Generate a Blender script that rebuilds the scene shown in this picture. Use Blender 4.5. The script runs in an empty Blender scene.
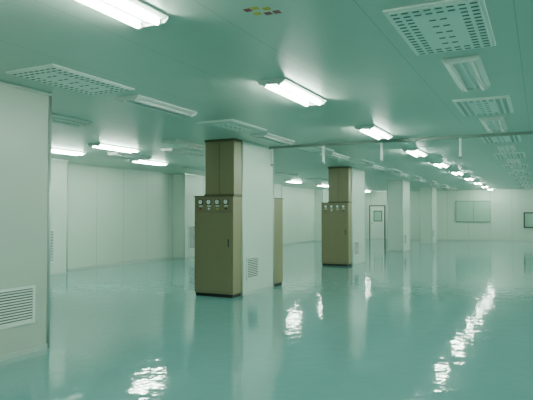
import bpy, bmesh, math
from mathutils import Vector, Matrix
H=3.0; CAMH=1.57
scene=bpy.context.scene
# ------------------------------------------------ materials
def mat(name,col,rough=.5,metal=0,spec=.5,emis=None,es=0,var=0.0,vscale=3,bump=0,bscale=5,joint=None,coat=0,jd=.62):
    m=bpy.data.materials.new(name); m.use_nodes=True
    nt=m.node_tree; N=nt.nodes; L=nt.links; b=N['Principled BSDF']
    b.inputs['Base Color'].default_value=(*col,1)
    b.inputs['Roughness'].default_value=rough; b.inputs['Metallic'].default_value=metal
    b.inputs['Specular IOR Level'].default_value=spec
    b.inputs['Coat Weight'].default_value=coat
    if emis:
        b.inputs['Emission Color'].default_value=(*emis,1); b.inputs['Emission Strength'].default_value=es
    geo=N.new('ShaderNodeNewGeometry')
    cur=None
    if var>0:
        no=N.new('ShaderNodeTexNoise'); no.inputs['Scale'].default_value=vscale; no.inputs['Detail'].default_value=4
        L.new(geo.outputs['Position'],no.inputs['Vector'])
        mx=N.new('ShaderNodeMix'); mx.data_type='RGBA'
        mx.inputs[6].default_value=(*[c*(1-var) for c in col],1)
        mx.inputs[7].default_value=(*[min(1,c*(1+var)) for c in col],1)
        L.new(no.outputs['Fac'],mx.inputs[0]); cur=mx.outputs[2]
    if joint:
        sep=N.new('ShaderNodeSeparateXYZ'); L.new(geo.outputs['Position'],sep.inputs[0])
        acc=None
        for ax,w,off,th in joint:
            a=N.new('ShaderNodeMath'); a.operation='ADD'; a.inputs[1].default_value=off+1000*w
            L.new(sep.outputs[ax],a.inputs[0])
            mo=N.new('ShaderNodeMath'); mo.operation='MODULO'; mo.inputs[1].default_value=w; L.new(a.outputs[0],mo.inputs[0])
            lt=N.new('ShaderNodeMath'); lt.operation='LESS_THAN'; lt.inputs[1].default_value=th; L.new(mo.outputs[0],lt.inputs[0])
            if acc is None: acc=lt.outputs[0]
            else:
                mm=N.new('ShaderNodeMath'); mm.operation='MAXIMUM'; L.new(acc,mm.inputs[0]); L.new(lt.outputs[0],mm.inputs[1]); acc=mm.outputs[0]
        mj=N.new('ShaderNodeMix'); mj.data_type='RGBA'
        L.new(acc,mj.inputs[0])
        if cur: L.new(cur,mj.inputs[6])
        else: mj.inputs[6].default_value=(*col,1)
        mj.inputs[7].default_value=(*[c*jd for c in col],1)
        cur=mj.outputs[2]
    if cur: L.new(cur,b.inputs['Base Color'])
    if bump>0:
        nb=N.new('ShaderNodeTexNoise'); nb.inputs['Scale'].default_value=bscale; nb.inputs['Detail'].default_value=2
        L.new(geo.outputs['Position'],nb.inputs['Vector'])
        bp=N.new('ShaderNodeBump'); bp.inputs['Strength'].default_value=1; bp.inputs['Distance'].default_value=bump
        L.new(nb.outputs['Fac'],bp.inputs['Height']); L.new(bp.outputs[0],b.inputs['Normal'])
    return m
M={}
M['floor']=mat('epoxy_floor',(.19,.42,.425),.05,spec=.6,var=.05,vscale=.8,bump=.0042,bscale=5)
M['ceil']=mat('ceiling_panel_paint',(.49,.60,.54),.36,spec=.4,var=.02,joint=[(0,0.96,.15,.008),(1,3.5,.9,.006)],jd=.7)
M['wallx']=mat('wall_panel_x',(.67,.77,.68),.35,var=.02,joint=[(1,1.18,.3,.014)],jd=.62)
M['wally']=mat('wall_panel_y',(.67,.77,.68),.35,var=.02,joint=[(0,1.18,.3,.014)],jd=.62)
M['col']=mat('column_panel',(.68,.77,.69),.35,var=.02)
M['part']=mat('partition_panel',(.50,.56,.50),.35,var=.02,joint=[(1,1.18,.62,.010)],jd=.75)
M['alu']=mat('aluminium_trim',(.62,.68,.64),.35,metal=.5)
M['white']=mat('white_enamel',(.80,.84,.80),.35)
M['diff']=mat('diffuser_white',(.80,.87,.82),.4)
M['slot']=mat('slot_shadow',(.09,.13,.11),.7)
M['grille']=mat('grille_white',(.80,.86,.83),.4)
M['tube']=mat('tube_lit',(1,1,1),.4,emis=(.78,1,.82),es=98)
M['tubeoff']=mat('tube_off',(.78,.83,.80),.25)
M['olive']=mat('olive_enamel',(.285,.24,.14),.32,var=.03,vscale=6)
M['olive2']=mat('olive_trim',(.13,.11,.06),.45)
M['black']=mat('black_plinth',(.015,.015,.015),.5)
M['dial']=mat('dial_face',(.90,.92,.88),.3)
M['chrome']=mat('dial_bezel',(.04,.04,.035),.3,metal=.2)
M['glass']=mat('window_pane',(.42,.60,.50),.10)
M['dark']=mat('dark_frame',(.05,.06,.05),.4)
M['frame']=mat('window_frame_grey',(.30,.38,.33),.4)
M['red']=mat('sticker_red',(.30,.04,.05),.5)
M['yel']=mat('sticker_yellow',(.55,.42,.04),.5)
M['pipe']=mat('conduit_grey',(.26,.32,.28),.4,metal=.3)
# ------------------------------------------------ mesh builder
class MB:
    def __init__(s): s.bm=bmesh.new(); s.mats=[]
    def mi(s,k):
        if k not in s.mats: s.mats.append(k)
        return s.mats.index(k)
    def box(s,x0,x1,y0,y1,z0,z1,k,bev=0):
        vs=[s.bm.verts.new(p) for p in [(x0,y0,z0),(x1,y0,z0),(x1,y1,z0),(x0,y1,z0),(x0,y0,z1),(x1,y0,z1),(x1,y1,z1),(x0,y1,z1)]]
        fs=[s.bm.faces.new([vs[i] for i in f]) for f in [(3,2,1,0),(4,5,6,7),(0,1,5,4),(1,2,6,5),(2,3,7,6),(3,0,4,7)]]
        i=s.mi(k)
        for f in fs: f.material_index=i
        if bev>0:
            es=list({e for f in fs for e in f.edges})
            r=bmesh.ops.bevel(s.bm,geom=es,offset=bev,segments=2,profile=.5,affect='EDGES')
            for f in r['faces']: f.material_index=i
    def prism(s,pts,y0,y1,k):
        i=s.mi(k)
        a=[s.bm.verts.new((x,y0,z)) for x,z in pts]; b=[s.bm.verts.new((x,y1,z)) for x,z in pts]
        n=len(pts); fs=[s.bm.faces.new(a),s.bm.faces.new(b[::-1])]
        for j in range(n): fs.append(s.bm.faces.new([a[j],b[j],b[(j+1)%n],a[(j+1)%n]]))
        for f in fs: f.material_index=i
    def cyl(s,c,r,l,axis,k,seg=12,r2=None):
        m=Matrix.Translation(c)
        if axis=='x': m=m@Matrix.Rotation(math.pi/2,4,'Y')
        if axis=='y': m=m@Matrix.Rotation(math.pi/2,4,'X')
        g=bmesh.ops.create_cone(s.bm,cap_ends=True,segments=seg,radius1=r,radius2=r if r2 is None else r2,depth=l,matrix=m)
        i=s.mi(k)
        for f in {f for v in g['verts'] for f in v.link_faces}:
            f.material_index=i
            if len(f.verts)==4: f.smooth=True
    def mesh(s,name):
        bmesh.ops.recalc_face_normals(s.bm,faces=s.bm.faces)
        me=bpy.data.meshes.new(name); s.bm.to_mesh(me); s.bm.free()
        for k in s.mats: me.materials.append(M[k])
        return me
def obj(name,me,loc=(0,0,0),rz=0,parent=None):
    o=bpy.data.objects.new(name,me); o.location=loc; o.rotation_euler[2]=rz
    scene.collection.objects.link(o)
    if parent: o.parent=parent
    return o
# ------------------------------------------------ room shell
XL,XR,YB,YF=-11.8,6.0,-4.0,35.0
def shell(name,x0,x1,y0,y1,z0,z1,k):
    b=MB(); b.box(x0,x1,y0,y1,z0,z1,k); obj(name,b.mesh(name))
shell('floor',XL-.2,XR+.2,YB-.2,YF+.2,-.1,0,'floor')
shell('ceiling',XL-.2,XR+.2,YB-.2,YF+.2,H,H+.1,'ceil')
shell('wall_left',XL-.2,XL,YB,YF,0,H,'wallx')
shell('wall_right',XR,XR+.2,YB,YF,0,H,'wallx')
shell('wall_far',XL-.2,XR+.2,YF,YF+.2,0,H,'wally')
shell('wall_back',XL-.2,XR+.2,YB-.2,YB,0,H,'wally')
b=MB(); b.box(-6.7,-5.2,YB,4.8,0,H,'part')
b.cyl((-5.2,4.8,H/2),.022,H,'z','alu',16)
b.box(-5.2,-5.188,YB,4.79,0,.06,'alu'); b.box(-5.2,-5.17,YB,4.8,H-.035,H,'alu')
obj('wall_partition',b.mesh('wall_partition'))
for n,a in {'baseboard_left':(XL,XL+.03,YB,YF,0,.06),'baseboard_far':(-8.75,XR,YF-.03,YF,0,.06),'baseboard_right':(XR-.03,XR,YB,YF,0,.06),
            'trim_1':(XL,XL+.04,YB,YF,H-.04,H),'trim_2':(XL,XR,YF-.04,YF,H-.04,H)}.items():
    b=MB(); b.box(*a,'alu'); obj(n,b.mesh(n))
# ------------------------------------------------ columns
CLEN=1.4
def column(x0,x1,y0,y1):
    b=MB(); b.box(x0,x1,y0,y1,0,H,'col')
    for x in (x0,x1):
        for y in (y0,y1): b.cyl((x,y,H/2),.018,H,'z','alu',12)
    b.box(x0-.01,x1+.01,y0-.01,y1+.01,0,.05,'alu')
    b.box(x0-.025,x1+.025,y0-.025,y1+.025,H-.03,H,'alu')
    obj('column',b.mesh('column'))
CX0,CX1=-5.80,-5.17
CY=[9.5,16.5,23.5,30.5]
for y in CY: column(CX0,CX1,y,y+CLEN)
for y0,y1 in [(9.5,11.05),(16.5,17.75),(23.5,24.75),(30.5,31.75)]: column(XL,-11.3,y0,y1)
# ------------------------------------------------ return grille
def grille(w,h,n):
    b=MB(); t=.03
    b.box(0,.006,-w/2,w/2,0,h,'slot')
    b.box(0,.02,-w/2,w/2,0,t,'grille'); b.box(0,.02,-w/2,w/2,h-t,h,'grille')
    b.box(0,.02,-w/2,-w/2+t,t,h-t,'grille'); b.box(0,.02,w/2-t,w/2,t,h-t,'grille')
    p=(h-2*t)/n
    for i in range(n):
        z=t+p*i
        i0=b.mi('grille')
        vs=[b.bm.verts.new(q) for q in [(.004,-w/2+t,z+p*.62),(.004,w/2-t,z+p*.62),(.018,w/2-t,z+p*.2),(.018,-w/2+t,z+p*.2),(.004,-w/2+t,z+p*.45),(.004,w/2-t,z+p*.45),(.014,w/2-t,z+p*.08),(.014,-w/2+t,z+p*.08)]]
        for f in [(0,1,2,3),(7,6,5,4),(0,3,7,4),(1,5,6,2),(3,2,6,7),(0,4,5,1)]:
            b.bm.faces.new([vs[j] for j in f]).material_index=i0
    return b.mesh('return_air_grille')
g1=grille(.85,.42,12); g2=grille(.52,.44,11); g3=grille(.5,.85,20)
obj('return_air_grille',g1,(-5.199,4.17,.34))
for y in CY: obj('return_air_grille',g2,(CX1+.001,y+.42,.28))
obj('return_air_grille',g3,(-11.299,10.35,.31)); 
for y in (17.0,24.0,31.0): obj('return_air_grille',g3,(-11.299,y,.3))
# ------------------------------------------------ control cabinets
def cabinet(d,x0,x1,mirror=False):
    w,h=.86,1.9
    b=MB()
    b.box(.02,w-.02,.02,d,0,.06,'black')
    b.box(0,w,0,d,.06,h,'olive',.008)
    b.box(-.012,w+.012,-.012,d,h,h+.02,'olive2')
    b.box(.03,w-.03,-.014,0,.10,h-.30,'olive',.005)
    b.box(.025,w-.025,-.004,0,.095,h-.295,'olive2')
    b.box(.03,w-.03,-.010,0,h-.27,h-.03,'olive',.003)
    for i in range(4):
        x=.15+i*.187
        b.cyl((x,-.018,h-.10),.055,.026,'y','chrome',24)
        b.cyl((x,-.032,h-.10),.042,.006,'y','dial',24)
        b.box(x-.003,x+.003,-.037,-.034,h-.105,h-.070,'dark')
        b.box(x-.04,x+.04,-.013,-.009,h-.188,h-.168,'dial')
        b.cyl((x,-.02,h-.23),.020,.024,'y',['red','dial','yel','dark'][i],12)
    b.box(w-.10,w-.075,-.035,-.014,.95,1.10,'dark',.004)
    for z in (.35,1.4): b.cyl((.03,-.015,z),.01,.08,'z','olive2',8)
    y0=d-.32
    b.box(x0,x1,y0,d,h+.02,H-.001,'olive',.006)
    b.box(x0-.01,x1+.006,y0-.01,d,h+.02,h+.05,'olive2')
    b.box(x0-.01,x1+.006,y0-.01,d,H-.05,H-.001,'olive2')
    b.box((x0+x1)/2,(x0+x1)/2+.004,y0-.006,y0,h+.05,H-.05,'olive2')
    if mirror:
        for v in b.bm.verts: v.co.y*=-1
    return b.mesh('control_cabinet')
cab=cabinet(.35,.22,.86)
for y in CY[:2]: obj('control_cabinet',cab,(-6.03,y-.352,0))
obj('control_cabinet',cabinet(.5,.1,.45,True),(-6.03,CY[0]+CLEN+.502,0))
# ------------------------------------------------ ceiling fixtures
def fixture(lit):
    b=MB(); L=.62
    b.prism([(-.16,0),(.16,0),(.165,-.015),(.12,-.028),(-.12,-.028),(-.165,-.015)],-L,L,'white')
    for y0,y1 in ((-L-.015,-L),(L,L+.015)):
        b.prism([(-.16,0),(.16,0),(.165,-.02),(.13,-.055),(-.13,-.055),(-.165,-.02)],y0,y1,'white')
    b.prism([(-.02,-.028),(.02,-.028),(.008,-.045),(-.008,-.045)],-L,L,'white')
    for x in (-.085,.085):
        b.cyl((x,0,-.050),.020,2*L-.05,'y','tube' if lit else 'tubeoff',12)
        for y in (-L+.012,L-.012): b.cyl((x,y,-.050),.021,.024,'y','white',12)
    return b.mesh('fluorescent_light_fixture')
fl,fo=fixture(True),fixture(False)
LY=[2.65]+[5.95+3.5*k for k in range(9)]
lit=[(-2.55,y) for y in LY+[-.9]]+[(-9.6,9.15),(-8.1,9.25),(-9.5,12.2)]+[(-9.6,y) for y in (18.5,22.3,26,29.7,33.4)]+[(3.2,y) for y in LY+[-.9]]  # right-hand row and rearmost fixtures are out of view, added to brighten the room
off=[(-.64,y) for y in LY[1:]]+[(-4.47,y) for y in LY[1:]]+[(-6.4,y) for y in LY[1:3]]+[(-7.3,10.6),(-8.9,10.7),(-9.6,14.7)]
for x,y in lit: obj('fluorescent_light_fixture',fl,(x,y,H))
for x,y in off: obj('fluorescent_light_fixture',fo,(x,y,H))
def diffuser():
    b=MB(); W,L=.33,.60
    b.box(-W,W,-L,L,-.018,0,'diff',.006)
    b.box(-W+.03,W-.03,-L+.03,L-.03,-.026,-.018,'diff',.003)
    z0,z1=-.0275,-.0262
    nx,ny=8,15
    for i in range(nx):
        for j in range(ny):
            x=(-W+.065)+(2*W-.13)*i/(nx-1); y=(-L+.07)+(2*L-.14)*j/(ny-1)
            ring=min(i,nx-1-i,j,ny-1-j)
            if ring==2 : continue
            if ring>=3 and (j%2==0): continue
            b.box(x-.024,x+.024,y-.012,y+.012,z0,z1,'slot')
    return b.mesh('ceiling_air_diffuser')
df=diffuser()
for k in range(9):
    y=4.45+3.45*k
    for x in (-.65,-4.47): obj('ceiling_air_diffuser',df,(x,y,H))
for x,y in [(-8.2,14.6),(-8.2,18.1),(-10.6,7.7),(-8.2,21.6)]: obj('ceiling_air_diffuser',df,(x,y,H))
b=MB()
for i,(x,y,k) in enumerate([(-1.83,3.44,'red'),(-1.77,3.43,'yel'),(-1.70,3.47,'yel'),(-1.80,3.53,'yel'),(-1.73,3.56,'red'),(-1.66,3.56,'red')]):
    b.box(x-.025,x+.025,y-.028,y+.028,H-.002,H,k)
obj('ceiling_sticker_set',b.mesh('ceiling_sticker_set'))
b=MB()
b.box(-5.17,XR,10.66,10.72,H-.05,H,'pipe')
for x in (-5.1,-3.95,-2.75,-1.3,.5,2.5):
    b.box(x-.02,x+.02,10.67,10.71,H-.38,H-.05,'grille')
    b.box(x-.025,x+.025,10.665,10.715,H-.41,H-.38,'pipe')
obj('ceiling_conduit',b.mesh('ceiling_conduit'))
# ------------------------------------------------ door and windows on far wall
b=MB()
x0,x1=-9.75,-8.85; y=YF-.002
b.box(x0-.06,x0,y-.05,y,0,2.12,'dark'); b.box(x1,x1+.06,y-.05,y,0,2.12,'dark'); b.box(x0-.06,x1+.06,y-.05,y,2.06,2.12,'dark')
b.box(x0,x1,y-.035,y,0.01,2.06,'white')
b.box(x0+.22,x1-.12,y-.045,y-.035,1.10,1.78,'dark'); b.box(x0+.27,x1-.17,y-.05,y-.045,1.15,1.73,'glass')
b.cyl((x0+.1,y-.06,1.0),.02,.06,'y','chrome'); b.box(x0+.08,x0+.22,y-.10,y-.08,.99,1.01,'chrome')
obj('door_1',b.mesh('door_1'))
def window(n,x0,x1,z0,z1,mull,fk,t=.05):
    b=MB()
    b.box(x0,x1,YF-.02,YF,z0,z1,'glass')
    b.box(x0-t,x1+t,YF-.05,YF,z1,z1+t,fk); b.box(x0-t,x1+t,YF-.06,YF,z0-t,z0,fk)
    b.box(x0-t,x0,YF-.05,YF,z0,z1,fk); b.box(x1,x1+t,YF-.05,YF,z0,z1,fk)
    for m in mull: b.box(m-.02,m+.02,YF-.045,YF-.02,z0,z1,fk)
    obj('window_%d'%n,b.mesh('window_%d'%n))
window(1,-4.5,-2.65,1.15,2.3,[-3.55],'frame')
window(2,-.8,.3,.85,1.6,[-.25],'dark',.07)
# ------------------------------------------------ world + camera
w=bpy.data.worlds.new('world'); scene.world=w; w.use_nodes=True
w.node_tree.nodes['Background'].inputs[0].default_value=(.5,.6,.55,1); w.node_tree.nodes['Background'].inputs[1].default_value=.05
cd=bpy.data.cameras.new('camera'); cam=bpy.data.objects.new('camera',cd); scene.collection.objects.link(cam)
f=560; cd.sensor_width=36; cd.lens=f/533*36
yaw=math.radians(26.07); pitch=math.atan(14/f)
cam.location=(0,0,CAMH); cam.rotation_euler=(math.pi/2+pitch,0,yaw)
scene.camera=cam
